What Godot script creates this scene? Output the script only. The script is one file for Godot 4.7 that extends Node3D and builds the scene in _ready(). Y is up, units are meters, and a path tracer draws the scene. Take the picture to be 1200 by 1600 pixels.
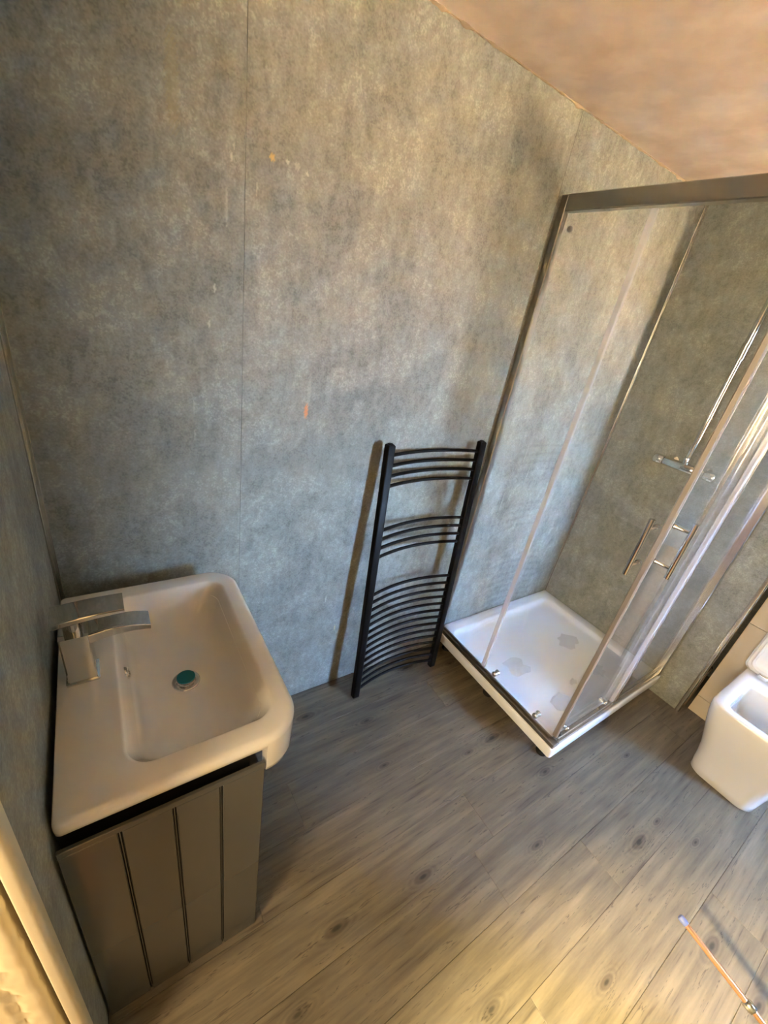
extends Node3D
# Half-finished bathroom: back wall at z = 0, left wall at x = 0, floor at y = 0.

var origin := {}
var rng := RandomNumberGenerator.new()
var M := {}
const TOP := 2.18            # ceiling height
const XS := 1.474            # left side of the shower
const XR := 2.389            # shower's right wall
const ZF := 0.746            # front of the shower tray
const XW := 2.85             # outer right wall
const ZW := 3.20             # front wall, at the end of the toilet bay
const ZP := 1.75            # front wall of the main part, up to x = XP
const XP := 1.47

# ---------------------------------------------------------------- helpers
func thing(called: String, label: String, category: String, at := Vector3.ZERO, group := "") -> Node3D:
	var o := Node3D.new()
	o.name = called
	add_child(o, true)
	o.position = at
	origin[o] = at
	o.set_meta("label", label)
	o.set_meta("category", category)
	if group != "":
		o.set_meta("group", group)
	return o

func struct(called: String, mesh: Mesh, mat: Material, at := Vector3.ZERO) -> MeshInstance3D:
	var o := MeshInstance3D.new()
	o.name = called
	o.mesh = mesh
	o.material_override = mat
	add_child(o, true)
	o.position = at
	origin[o] = at
	o.set_meta("kind", "structure")
	return o

func part(parent: Node3D, called: String, mesh: Mesh, mat: Material, at := Vector3.ZERO, label := "") -> MeshInstance3D:
	var o := MeshInstance3D.new()
	o.name = called
	o.mesh = mesh
	o.material_override = mat
	parent.add_child(o, true)
	o.position = at - origin[parent]
	origin[o] = at
	if label != "":
		o.set_meta("label", label)
	return o

func new_st() -> SurfaceTool:
	var st := SurfaceTool.new()
	st.begin(Mesh.PRIMITIVE_TRIANGLES)
	return st

func tri(st: SurfaceTool, a: Vector3, b: Vector3, c: Vector3, out: Vector3) -> void:
	if (a - c).cross(a - b).dot(out) < 0.0:
		var t := b
		b = c
		c = t
	st.add_vertex(a)
	st.add_vertex(b)
	st.add_vertex(c)

func quad(st: SurfaceTool, a: Vector3, b: Vector3, c: Vector3, d: Vector3, out: Vector3) -> void:
	tri(st, a, b, c, out)
	tri(st, a, c, d, out)

func done(st: SurfaceTool) -> ArrayMesh:
	st.generate_normals()
	return st.commit()

# chamfered box between two corners, added to st
func bb(st: SurfaceTool, lo: Vector3, hi: Vector3, b := 0.0) -> void:
	st.set_smooth_group(-1)
	var c := (lo + hi) / 2.0
	var h := (hi - lo) / 2.0
	b = minf(b, minf(h.x, minf(h.y, h.z)) * 0.9)
	var ax := [Vector3(1, 0, 0), Vector3(0, 1, 0), Vector3(0, 0, 1)]
	for i in 3:
		var j := (i + 1) % 3
		var k := (i + 2) % 3
		for s in [-1.0, 1.0]:
			var n: Vector3 = ax[i] * s
			var q := []
			for e in [[-1, -1], [1, -1], [1, 1], [-1, 1]]:
				q.append(c + n * h[i] + ax[j] * (e[0] * (h[j] - b)) + ax[k] * (e[1] * (h[k] - b)))
			quad(st, q[0], q[1], q[2], q[3], n)
			if b > 0.0:
				for t in [-1.0, 1.0]:
					# edge between face i (s) and face j (t), running along k
					var m: Vector3 = ax[j] * t
					var p1: Vector3 = c + n * h[i] + m * (h[j] - b)
					var p2: Vector3 = c + n * (h[i] - b) + m * h[j]
					var l: Vector3 = ax[k] * (h[k] - b)
					quad(st, p1 - l, p1 + l, p2 + l, p2 - l, n + m)
	if b > 0.0:
		for x in [-1.0, 1.0]:
			for y in [-1.0, 1.0]:
				for z in [-1.0, 1.0]:
					var d := Vector3(x, y, z)
					tri(st, c + Vector3(x * h.x, y * (h.y - b), z * (h.z - b)), c + Vector3(x * (h.x - b), y * h.y, z * (h.z - b)), c + Vector3(x * (h.x - b), y * (h.y - b), z * h.z), d)

func box(lo: Vector3, hi: Vector3, b := 0.0) -> ArrayMesh:
	var st := new_st()
	bb(st, lo, hi, b)
	return done(st)

func boxes(list: Array, b := 0.0) -> ArrayMesh:
	var st := new_st()
	for e in list:
		bb(st, e[0], e[1], b)
	return done(st)

# a closed strip of loops; every loop has the same number of points; out_sign -1 for hollow insides
func loft(st: SurfaceTool, loops: Array, cap_first := true, cap_last := true, flip := false, flat := false) -> void:
	st.set_smooth_group(-1 if flat else 0)
	var n: int = loops[0].size()
	for i in loops.size() - 1:
		var a: PackedVector3Array = loops[i]
		var b: PackedVector3Array = loops[i + 1]
		for k in n:
			var k2 := (k + 1) % n
			var p := [a[k], a[k2], b[k2], b[k]]
			if flip:
				p = [a[k2], a[k], b[k], b[k2]]
			for t in [[0, 1, 2], [0, 2, 3]]:
				if p[t[0]].is_equal_approx(p[t[1]]) or p[t[1]].is_equal_approx(p[t[2]]) or p[t[0]].is_equal_approx(p[t[2]]):
					continue
				st.add_vertex(p[t[0]])
				st.add_vertex(p[t[1]])
				st.add_vertex(p[t[2]])
	if cap_first:
		cap(st, loops[0], not flip)
	if cap_last:
		cap(st, loops[loops.size() - 1], flip)

func cap(st: SurfaceTool, l: PackedVector3Array, rev: bool) -> void:
	st.set_smooth_group(-1)
	var c := Vector3.ZERO
	for p in l:
		c += p
	c /= l.size()
	for k in l.size():
		var a := l[k]
		var b := l[(k + 1) % l.size()]
		st.add_vertex(c)
		st.add_vertex(b if rev else a)
		st.add_vertex(a if rev else b)
	st.set_smooth_group(0)

# rounded rectangle in two coordinates; radii for the corners (u1,v1) (u0,v1) (u0,v0) (u1,v0)
func rrect(u0: float, u1: float, v0: float, v1: float, r: Array, seg := 8, mid := 6) -> PackedVector2Array:
	var o := PackedVector2Array()
	var cs := [[u1, v1, -1, -1], [u0, v1, 1, -1], [u0, v0, 1, 1], [u1, v0, -1, 1]]
	var arcs := []
	for i in 4:
		var rr: float = minf(r[i], minf(u1 - u0, v1 - v0) * 0.499)
		var arc := PackedVector2Array()
		for k in seg + 1:
			var t := (i + float(k) / seg) * PI / 2.0
			arc.append(Vector2(cs[i][0] + cs[i][2] * rr + cos(t) * rr, cs[i][1] + cs[i][3] * rr + sin(t) * rr))
		arcs.append(arc)
	for i in 4:
		o.append_array(arcs[i])
		var e: Vector2 = arcs[i][seg]
		var s: Vector2 = arcs[(i + 1) % 4][0]
		for k in range(1, mid):
			o.append(e.lerp(s, float(k) / mid))
	return o

func lay(l: PackedVector2Array, y: float) -> PackedVector3Array:      # (x, z) at height y
	var o := PackedVector3Array()
	for p in l:
		o.append(Vector3(p.x, y, p.y))
	return o

func stand(l: PackedVector2Array, x: float) -> PackedVector3Array:    # (y, z) at x
	var o := PackedVector3Array()
	for p in l:
		o.append(Vector3(x, p.x, p.y))
	return o

func tube_st(st: SurfaceTool, path: Array, r: float, sides := 14, r_end := -1.0) -> void:
	var loops := []
	var prev_n := Vector3.ZERO
	for i in path.size():
		var d: Vector3
		if i == 0:
			d = path[1] - path[0]
		elif i == path.size() - 1:
			d = path[i] - path[i - 1]
		else:
			d = (path[i + 1] - path[i]).normalized() + (path[i] - path[i - 1]).normalized()
		d = d.normalized()
		var n := prev_n
		if n == Vector3.ZERO:
			n = Vector3.UP if absf(d.y) < 0.9 else Vector3.RIGHT
		n = (n - d * n.dot(d)).normalized()
		prev_n = n
		var b := d.cross(n)
		var rr := r if r_end < 0.0 else lerpf(r, r_end, float(i) / (path.size() - 1))
		var l := PackedVector3Array()
		for k in sides:
			var t := TAU * k / sides
			l.append(path[i] + (n * cos(t) + b * sin(t)) * rr)
		loops.append(l)
	loft(st, loops, true, true, true)

func tube(path: Array, r: float, sides := 14, r_end := -1.0) -> ArrayMesh:
	var st := new_st()
	tube_st(st, path, r, sides, r_end)
	return done(st)

# profile of (radius, height) points turned about axis through c
func lathe(profile: Array, c: Vector3, axis := Vector3.UP, sides := 28) -> ArrayMesh:
	var st := new_st()
	var n := Vector3.RIGHT if absf(axis.x) < 0.9 else Vector3.UP
	n = (n - axis * n.dot(axis)).normalized()
	var b := axis.cross(n)
	var loops := []
	for p in profile:
		var l := PackedVector3Array()
		for k in sides:
			var t := TAU * k / sides
			l.append(c + axis * p[1] + (n * cos(t) + b * sin(t)) * p[0])
		loops.append(l)
	loft(st, loops, true, true, true)
	return done(st)

func inset(v: float, p: float) -> float:
	return v - p

# ---------------------------------------------------------------- materials
func mat(col: Color, rough := 0.5, metal := 0.0) -> StandardMaterial3D:
	var m := StandardMaterial3D.new()
	m.albedo_color = col
	m.roughness = rough
	m.metallic = metal
	return m

func noise_bytes(w: int, h: int, gw: int, gh: int, freq: float, sd: int, warp := 0.0, kind := FastNoiseLite.TYPE_SIMPLEX_SMOOTH, oct := 4) -> PackedByteArray:
	var n := FastNoiseLite.new()
	n.seed = sd
	n.noise_type = kind
	n.frequency = freq
	n.fractal_octaves = oct
	if warp > 0.0:
		n.domain_warp_enabled = true
		n.domain_warp_amplitude = warp
		n.domain_warp_frequency = freq * 1.7
	var im := n.get_seamless_image(gw, gh)
	if gw != w or gh != h:
		im.resize(w, h, Image.INTERPOLATE_CUBIC)
	im.convert(Image.FORMAT_L8)
	return im.get_data()

func tex(bytes: PackedByteArray, w: int, h: int) -> ImageTexture:
	return ImageTexture.create_from_image(Image.create_from_data(w, h, false, Image.FORMAT_RGB8, bytes))

# concrete-look wall board: mottled grey with small pale and dark flecks
func wall_image(sd: int) -> Image:
	var s := 1024
	var a := noise_bytes(s, s, 256, 256, 0.012, sd, 12.0)
	var b := noise_bytes(s, s, 512, 512, 0.028, sd + 1, 30.0)
	var c := noise_bytes(s, s, s, s, 0.11, sd + 2, 18.0, FastNoiseLite.TYPE_SIMPLEX, 3)
	var d := noise_bytes(s, s, s, 400, 0.06, sd + 3, 10.0)
	var e := noise_bytes(s, s, s, s, 0.3, sd + 4, 0.0, FastNoiseLite.TYPE_SIMPLEX, 2)
	var o := PackedByteArray()
	o.resize(s * s * 3)
	for i in s * s:
		var fa := a[i] / 255.0
		var fb := b[i] / 255.0
		var fc := c[i] / 255.0
		var fd := d[i] / 255.0
		var v := 0.550 + 0.05 * (fa - 0.5) + 0.04 * (fb - 0.5) + 0.07 * (e[i] / 255.0 - 0.5)
		v += 0.08 * clampf((fc - 0.54) * 6.0, 0.0, 1.0) * clampf((fb - 0.38) * 3.0, 0.0, 1.0)
		v -= 0.065 * clampf((0.45 - fc) * 6.0, 0.0, 1.0) * clampf((0.62 - fb) * 3.0, 0.0, 1.0)
		v += 0.08 * (fd - 0.5)
		v = clampf(v, 0.0, 1.0) * 255.0
		o[i * 3] = int(clampf(v * 1.0, 0, 255))
		o[i * 3 + 1] = int(clampf(v * 1.0 + 0.5, 0, 255))
		o[i * 3 + 2] = int(clampf(v * 0.945, 0, 255))
	return Image.create_from_data(s, s, false, Image.FORMAT_RGB8, o)

# grey-brown wood-look plank, grain along u
func wood_texture(sd: int) -> ImageTexture:
	var w := 1024
	var h := 160
	var a := noise_bytes(w, h, 64, h, 0.035, sd, 0.0)
	var b := noise_bytes(w, h, 48, h, 0.12, sd + 1, 0.0)
	var c := noise_bytes(w, h, 160, h, 0.35, sd + 2, 0.0, FastNoiseLite.TYPE_SIMPLEX, 2)
	var d := noise_bytes(w, h, 220, h, 0.018, sd + 3, 6.0)
	var r := RandomNumberGenerator.new()
	r.seed = sd
	var knots := []
	for k in r.randi_range(1, 3):
		knots.append(Vector3(r.randf_range(60, w - 60), r.randf_range(25, h - 25), r.randf_range(6, 12)))
	var o := PackedByteArray()
	o.resize(w * h * 3)
	for y in h:
		for x in w:
			var yy := float(y)
			var dark := 0.0
			for k in knots:
				var dx: float = (x - k.x) * 0.42
				if absf(dx) < 60.0:
					var dy: float = y - k.y
					var q: float = (dx * dx + dy * dy) / (k.z * k.z)
					if q < 24.0:
						yy += dy * -0.75 * exp(-q * 0.30)
						dark += 0.16 * exp(-q * 1.3) + 0.07 * exp(-q * 0.2) * (0.5 + 0.5 * sin(sqrt(q) * 7.0))
			var i := clampi(int(yy), 0, h - 1) * w + x
			var j := y * w + x
			var fa := a[i] / 255.0
			var fb := b[i] / 255.0
			var fd := d[j] / 255.0
			var v := 0.41 + 0.10 * (fa - 0.5) + 0.035 * (fb - 0.5) + 0.02 * (c[i] / 255.0 - 0.5) + 0.09 * (fd - 0.5)
			v -= 0.15 * clampf(1.0 - absf(fa - 0.47) * 45.0, 0.0, 1.0) * clampf((fd - 0.46) * 5.0, 0.0, 1.0)
			v -= 0.07 * clampf((0.30 - fb) * 6.0, 0.0, 1.0) * clampf((0.52 - fd) * 5.0, 0.0, 1.0)
			v -= dark
			v = clampf(v, 0.1, 1.0) * 255.0
			o[j * 3] = int(minf(v * 1.05, 255))
			o[j * 3 + 1] = int(minf(v * 0.96, 255))
			o[j * 3 + 2] = int(minf(v * 0.80, 255))
	return tex(o, w, h)

func board_mat(t: Texture2D, off := Vector3.ZERO) -> StandardMaterial3D:
	var m := mat(Color(1, 1, 1), 0.62)
	m.metallic_specular = 0.35
	m.albedo_texture = t
	m.uv1_triplanar = true
	m.uv1_world_triplanar = true
	m.uv1_scale = Vector3.ONE / 2.4
	m.uv1_offset = off
	m.heightmap_enabled = true
	m.heightmap_texture = t
	m.heightmap_scale = 0.12
	return m

func blotch(im: Image, x: float, y: float, rx: float, ry: float, col: Color, k: float) -> void:
	# small fleck of filler or paint on the back wall at x, y metres (the texture is 2.4 m wide)
	var cx := x / 2.4 * 1024.0
	var cy := fposmod(-y / 2.4, 1.0) * 1024.0
	var wx := rx / 2.4 * 1024.0
	var wy := ry / 2.4 * 1024.0
	for py in range(int(cy - wy) - 1, int(cy + wy) + 2):
		for px in range(int(cx - wx) - 1, int(cx + wx) + 2):
			var q := pow((px - cx) / wx, 2.0) + pow((py - cy) / wy, 2.0)
			var e := clampf((1.25 - q + 0.5 * sin(px * 2.1 + py * 1.3)) * 2.0, 0.0, 1.0) * k
			if e > 0.0:
				var ix := posmod(px, 1024)
				var iy := posmod(py, 1024)
				im.set_pixel(ix, iy, im.get_pixel(ix, iy).lerp(col, e))

func make_materials() -> void:
	var wi := wall_image(11)
	var marked: Image = wi.duplicate()
	var pale := Color(0.80, 0.78, 0.72)
	var tan_c := Color(0.80, 0.66, 0.42)
	blotch(marked, 0.651, 1.245, 0.006, 0.022, Color(0.85, 0.55, 0.38), 0.9)
	blotch(marked, 0.655, 1.30, 0.006, 0.05, pale, 0.25)
	blotch(marked, 0.522, 1.804, 0.006, 0.007, tan_c, 0.85)
	blotch(marked, 0.556, 1.806, 0.004, 0.004, pale, 0.6)
	blotch(marked, 0.58, 1.803, 0.006, 0.007, pale, 0.45)
	blotch(marked, 0.605, 1.796, 0.003, 0.004, pale, 0.7)
	blotch(marked, 0.327, 1.86, 0.012, 0.075, Color(0.62, 0.58, 0.44), 0.35)
	blotch(marked, 0.425, 1.69, 0.003, 0.035, pale, 0.35)
	blotch(marked, 0.435, 1.78, 0.002, 0.008, pale, 0.6)
	blotch(marked, 0.44, 1.80, 0.002, 0.006, pale, 0.5)
	blotch(marked, 0.398, 1.53, 0.003, 0.010, pale, 0.65)
	blotch(marked, 0.385, 1.45, 0.003, 0.008, pale, 0.6)
	blotch(marked, 0.49, 1.74, 0.002, 0.012, pale, 0.45)
	blotch(marked, 0.345, 1.25, 0.002, 0.018, pale, 0.4)
	blotch(marked, 0.345, 1.18, 0.002, 0.014, pale, 0.4)
	blotch(marked, 0.845, 1.47, 0.006, 0.006, pale, 0.35)
	blotch(marked, 0.80, 0.50, 0.003, 0.016, pale, 0.6)
	blotch(marked, 0.86, 0.33, 0.003, 0.014, Color(0.85, 0.75, 0.55), 0.7)
	for s in [[1.68, 0.83, 0.05], [1.60, 0.52, 0.03], [1.80, 0.95, 0.04], [1.84, 0.68, 0.035], [1.74, 1.05, 0.03]]:
		blotch(marked, s[0], s[1], 0.0025, s[2], pale, 0.4)
	M.back = board_mat(ImageTexture.create_from_image(marked))
	var plain := ImageTexture.create_from_image(wi)
	M.side = board_mat(plain, Vector3(0.37, 0.21, 0.55))
	M.planks = []
	for k in 7:
		var m := mat(Color(1, 1, 1), 0.52)
		m.albedo_texture = wood_texture(100 + k * 7)
		m.heightmap_enabled = true
		m.heightmap_texture = m.albedo_texture
		m.heightmap_scale = 0.02
		M.planks.append(m)
	M.subfloor = mat(Color(0.25, 0.22, 0.19), 0.9)
	# skimmed plaster
	var pn := FastNoiseLite.new()
	pn.seed = 5
	pn.frequency = 0.012
	pn.fractal_octaves = 4
	pn.domain_warp_enabled = true
	pn.domain_warp_amplitude = 20.0
	var pt := NoiseTexture2D.new()
	pt.noise = pn
	pt.width = 512
	pt.height = 512
	pt.seamless = true
	var g := Gradient.new()
	g.set_color(0, Color(0.78, 0.69, 0.61))
	g.set_color(1, Color(0.88, 0.81, 0.74))
	pt.color_ramp = g
	M.plaster = mat(Color(1, 1, 1), 0.85)
	M.plaster.albedo_texture = pt
	M.plaster.uv1_triplanar = true
	M.plaster.uv1_world_triplanar = true
	M.plaster.uv1_scale = Vector3.ONE * 0.8
	M.plaster.heightmap_enabled = true
	M.plaster.heightmap_texture = pt
	M.plaster.heightmap_scale = 0.15
	M.old_plaster = mat(Color(0.90, 0.84, 0.70), 0.9)
	M.filler = mat(Color(0.66, 0.58, 0.48), 0.9)
	M.ceramic = mat(Color(0.90, 0.885, 0.86), 0.10)
	M.ceramic.clearcoat_enabled = true
	M.ceramic.clearcoat = 0.5
	M.ceramic.clearcoat_roughness = 0.05
	M.tray = mat(Color(0.90, 0.91, 0.92), 0.28)
	M.strip = mat(Color(0.74, 0.70, 0.66), 0.4, 0.8)
	M.seat = mat(Color(0.90, 0.89, 0.87), 0.3)
	M.bumper = mat(Color(0.52, 0.52, 0.53), 0.6)
	M.chrome = mat(Color(0.86, 0.86, 0.85), 0.06, 1.0)
	M.alu = mat(Color(0.80, 0.79, 0.77), 0.22, 1.0)
	M.dark_alu = mat(Color(0.62, 0.60, 0.57), 0.32, 1.0)
	M.pvc = mat(Color(0.84, 0.80, 0.70), 0.35)
	M.cabinet = mat(Color(0.31, 0.315, 0.31), 0.22)
	M.cabinet.metallic_specular = 0.9
	M.cab_dark = mat(Color(0.05, 0.05, 0.05), 0.7)
	M.black = mat(Color(0.03, 0.03, 0.032), 0.5)
	M.black.metallic_specular = 0.3
	M.black_gloss = mat(Color(0.03, 0.03, 0.035), 0.15)
	M.rubber = mat(Color(0.04, 0.04, 0.04), 0.8)
	M.teal = mat(Color(0.03, 0.42, 0.47), 0.25)
	M.tile = []
	for k in 3:
		M.tile.append(mat(Color(0.82 + 0.01 * k, 0.76 + 0.01 * k, 0.66 + 0.012 * k), 0.3))
	M.grout = mat(Color(0.22, 0.20, 0.17), 0.95)
	M.glass = mat(Color(0.92, 0.97, 0.97, 0.02), 0.0)
	M.glass.transparency = BaseMaterial3D.TRANSPARENCY_ALPHA
	M.seal = mat(Color(0.86, 0.86, 0.88, 0.45), 0.18)
	M.seal.transparency = BaseMaterial3D.TRANSPARENCY_ALPHA
	M.film = mat(Color(0.90, 0.92, 0.94, 0.06), 0.06)
	M.film.transparency = BaseMaterial3D.TRANSPARENCY_ALPHA
	M.copper = mat(Color(0.90, 0.68, 0.52), 0.32, 1.0)
	M.cap = mat(Color(0.36, 0.40, 0.58), 0.5)
	M.timber = mat(Color(0.55, 0.42, 0.28), 0.9)
	M.brown_plastic = mat(Color(0.42, 0.33, 0.25), 0.5)
	M.white_frame = mat(Color(0.85, 0.85, 0.84), 0.35)
	M.hall_paint = mat(Color(0.85, 0.78, 0.66), 0.85)
	M.ground = mat(Color(0.74, 0.63, 0.46), 0.95)
	M.brick = mat(Color(0.66, 0.47, 0.33), 0.95)
	M.roof = mat(Color(0.40, 0.26, 0.20), 0.9)

# ---------------------------------------------------------------- setting
func build_setting() -> void:
	# floor: sub-floor slab with planks along x, 160 mm wide
	var fl := struct("floor", box(Vector3(-0.02, -0.12, -0.02), Vector3(XW, -0.006, ZW)), M.subfloor)
	rng.seed = 4
	var z := -0.14
	var row := 0
	while z < ZW - 0.01:
		var z0 := maxf(z, 0.0)
		var z1 := minf(z + 0.16, ZW)
		var x := -0.2 - fposmod(row * 0.47, 1.22)
		if row == 6:
			x = 1.015 - 1.22
		elif row == 3:
			x = 0.55 - 1.22
		while x < XW:
			var x0 := maxf(x, 0.0)
			var x1 := minf(x + 1.22, XW)
			if x1 - x0 > 0.01:
				part(fl, "plank", plank_mesh(x1 - x0 - 0.0008, z1 - z0 - 0.0008, (x0 - x) / 1.22, rng.randi() % 2 == 1), M.planks[rng.randi() % 7], Vector3((x0 + x1) / 2, -0.003, (z0 + z1) / 2))
			x += 1.22
		z += 0.16
		row += 1
	struct("ceiling", box(Vector3(-1.5, TOP, -0.15), Vector3(XW + 0.15, TOP + 0.12, ZW + 0.15)), M.plaster)
	# back wall: masonry with three boards, joints at 0.465 and 1.465
	var wb := struct("wall_back", box(Vector3(-0.15, -0.12, -0.15), Vector3(XW + 0.15, TOP, -0.0105)), M.timber)
	var xs := [0.0, 0.4652, 1.4652, XR + 0.01]
	for i in 3:
		part(wb, "wall_board", box(Vector3(xs[i] + 0.0004, 0.001, -0.0105), Vector3(xs[i + 1] - 0.0004, TOP - 0.004, 0.0), 0.0006), M.back)
	# left wall with the doorway from z = 0.755 to 1.62
	var wl := struct("wall_left", boxes([
		[Vector3(-0.14, -0.12, -0.02), Vector3(-0.025, TOP, 0.742)],
		[Vector3(-0.14, 2.02, 0.742), Vector3(-0.002, TOP, 1.62)],
		[Vector3(-0.14, -0.12, 1.62), Vector3(-0.002, TOP, ZW + 0.15)]]), M.old_plaster)
	part(wl, "wall_board", box(Vector3(-0.0105, 0.001, 0.0), Vector3(0.0, TOP - 0.004, 0.742), 0.0006), M.side)
	part(wl, "batten", box(Vector3(-0.025, 0.0, 0.05), Vector3(-0.0105, TOP - 0.01, 0.70)), M.timber)
	part(wl, "door_reveal", reveal_mesh(), M.old_plaster, Vector3.ZERO, "crumbling cream plaster of the door opening")
	# partition behind the shower mixer
	var ws := struct("wall_shower", box(Vector3(XR + 0.0105, 0.0, 0.0), Vector3(XR + 0.022, TOP - 0.002, 0.868)), M.timber)
	part(ws, "wall_board", box(Vector3(XR, 0.001, 0.0), Vector3(XR + 0.0105, TOP - 0.004, 0.872), 0.0006), M.side)
	struct("wall_right", box(Vector3(XW, -0.12, -0.15), Vector3(XW + 0.15, TOP, ZW + 0.15)), M.side)
	# front wall (behind the camera) with the bathroom window
	var wx0 := 2.28
	var wx1 := 2.81
	var wy0 := 0.82
	var wy1 := 1.92
	struct("wall_front", boxes([
		[Vector3(-0.14, 0.0, ZP), Vector3(XP - 0.15, TOP, ZP + 0.15)], [Vector3(XP - 0.15, 0.0, ZP), Vector3(XP, TOP, ZW + 0.15)],
		[Vector3(XP, -0.12, ZW), Vector3(wx0, TOP, ZW + 0.15)],
		[Vector3(wx1, -0.12, ZW), Vector3(XW + 0.15, TOP, ZW + 0.15)],
		[Vector3(wx0, -0.12, ZW), Vector3(wx1, wy0, ZW + 0.15)],
		[Vector3(wx0, wy1, ZW), Vector3(wx1, TOP, ZW + 0.15)]]), M.side)
	var fz := ZW + 0.08
	var win := struct("window_1", boxes([
		[Vector3(wx0, wy0, fz), Vector3(wx1, wy0 + 0.05, fz + 0.05)], [Vector3(wx0, wy1 - 0.05, fz), Vector3(wx1, wy1, fz + 0.05)],
		[Vector3(wx0, wy0 + 0.05, fz), Vector3(wx0 + 0.05, wy1 - 0.05, fz + 0.05)], [Vector3(wx1 - 0.05, wy0 + 0.05, fz), Vector3(wx1, wy1 - 0.05, fz + 0.05)]], 0.004), M.white_frame)
	part(win, "pane", box(Vector3(wx0 + 0.05, wy0 + 0.05, fz + 0.022), Vector3(wx1 - 0.05, wy1 - 0.05, fz + 0.026)), M.glass)
	part(win, "window_sill", box(Vector3(wx0, wy0 - 0.02, ZW - 0.03), Vector3(wx1, wy0, fz), 0.004), M.white_frame)
	# hallway beyond the doorway, with a frosted window that the low sun fills
	struct("floor_hall", box(Vector3(-1.5, -0.12, -0.3), Vector3(-0.02, -0.002, ZW + 0.15)), M.timber)
	struct("wall_hall", boxes([
		[Vector3(-1.5, 0.0, -0.3), Vector3(-1.35, TOP, ZW + 0.15)],
		[Vector3(-1.35, 0.0, -0.3), Vector3(-0.14, TOP, -0.15)],
		[Vector3(-1.35, 0.0, ZW), Vector3(-0.14, TOP, ZW + 0.15)]]), M.hall_paint)
	# trims
	struct("trim_1", boxes([[Vector3(0.0, 0.002, 0.0), Vector3(0.012, TOP - 0.004, 0.004)], [Vector3(0.0, 0.002, 0.004), Vector3(0.004, TOP - 0.004, 0.014)]], 0.0012), M.alu)
	struct("trim_2", boxes([[Vector3(XR - 0.012, 0.12, 0.0), Vector3(XR, TOP - 0.004, 0.004)], [Vector3(XR - 0.004, 0.12, 0.004), Vector3(XR, TOP - 0.004, 0.012)]], 0.0012), M.alu)
	var e := new_st()
	loft(e, [lay(rrect(XR - 0.004, XR + 0.012, 0.862, 0.882, [0.003, 0.007, 0.002, 0.002], 5, 2), 0.001), lay(rrect(XR - 0.004, XR + 0.012, 0.862, 0.882, [0.003, 0.007, 0.002, 0.002], 5, 2), TOP - 0.004)])
	struct("trim_3", done(e), M.alu)
	e = new_st()
	loft(e, [lay(rrect(-0.013, 0.005, 0.734, 0.757, [0.008, 0.003, 0.002, 0.002], 5, 2), 0.001), lay(rrect(-0.013, 0.005, 0.734, 0.757, [0.008, 0.003, 0.002, 0.002], 5, 2), TOP - 0.004)])
	struct("trim_4", done(e), M.pvc)
	struct("trim_5", boxes([[Vector3(XR - 0.009, TOP - 0.016, 0.012), Vector3(XR, TOP - 0.002, 0.862)]], 0.002), M.alu)
	struct("trim_6", filler_bead(), M.filler)
	# neighbouring ground and house, seen through the window only by the light they throw back
	struct("ground_outside", box(Vector3(-40, -3.3, ZW + 0.15), Vector3(40, -3.0, 60)), M.ground)

func plank_mesh(w: float, d: float, u0: float, flip: bool) -> ArrayMesh:
	var st := new_st()
	st.set_smooth_group(-1)
	var b := 0.0007
	var x := w / 2
	var z := d / 2
	var y := 0.003
	var top := [Vector3(-x + b, y, -z + b), Vector3(x - b, y, -z + b), Vector3(x - b, y, z - b), Vector3(-x + b, y, z - b)]
	var low := [Vector3(-x, y - 0.0008, -z), Vector3(x, y - 0.0008, -z), Vector3(x, y - 0.0008, z), Vector3(-x, y - 0.0008, z)]
	var bot := [Vector3(-x, -y, -z), Vector3(x, -y, -z), Vector3(x, -y, z), Vector3(-x, -y, z)]
	var faces := [[top[0], top[1], top[2], top[3], Vector3.UP], [bot[0], bot[1], bot[2], bot[3], Vector3.DOWN]]
	for i in 4:
		var j := (i + 1) % 4
		var out: Vector3 = (low[i] + low[j]) / 2.0
		faces.append([top[i], top[j], low[j], low[i], out.normalized() + Vector3.UP])
		faces.append([low[i], low[j], bot[j], bot[i], out])
	for f in faces:
		for t in [[0, 1, 2], [0, 2, 3]]:
			var p := [f[t[0]], f[t[1]], f[t[2]]]
			if (p[0] - p[2]).cross(p[0] - p[1]).dot(f[4]) < 0.0:
				p = [p[0], p[2], p[1]]
			for v in p:
				var uu: float = u0 + (v.x + x) / 1.22
				var vv: float = (v.z + z) / 0.16
				st.set_uv(Vector2(1.0 - uu, 1.0 - vv) if flip else Vector2(uu, vv))
				st.add_vertex(v)
	return done(st)

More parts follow.
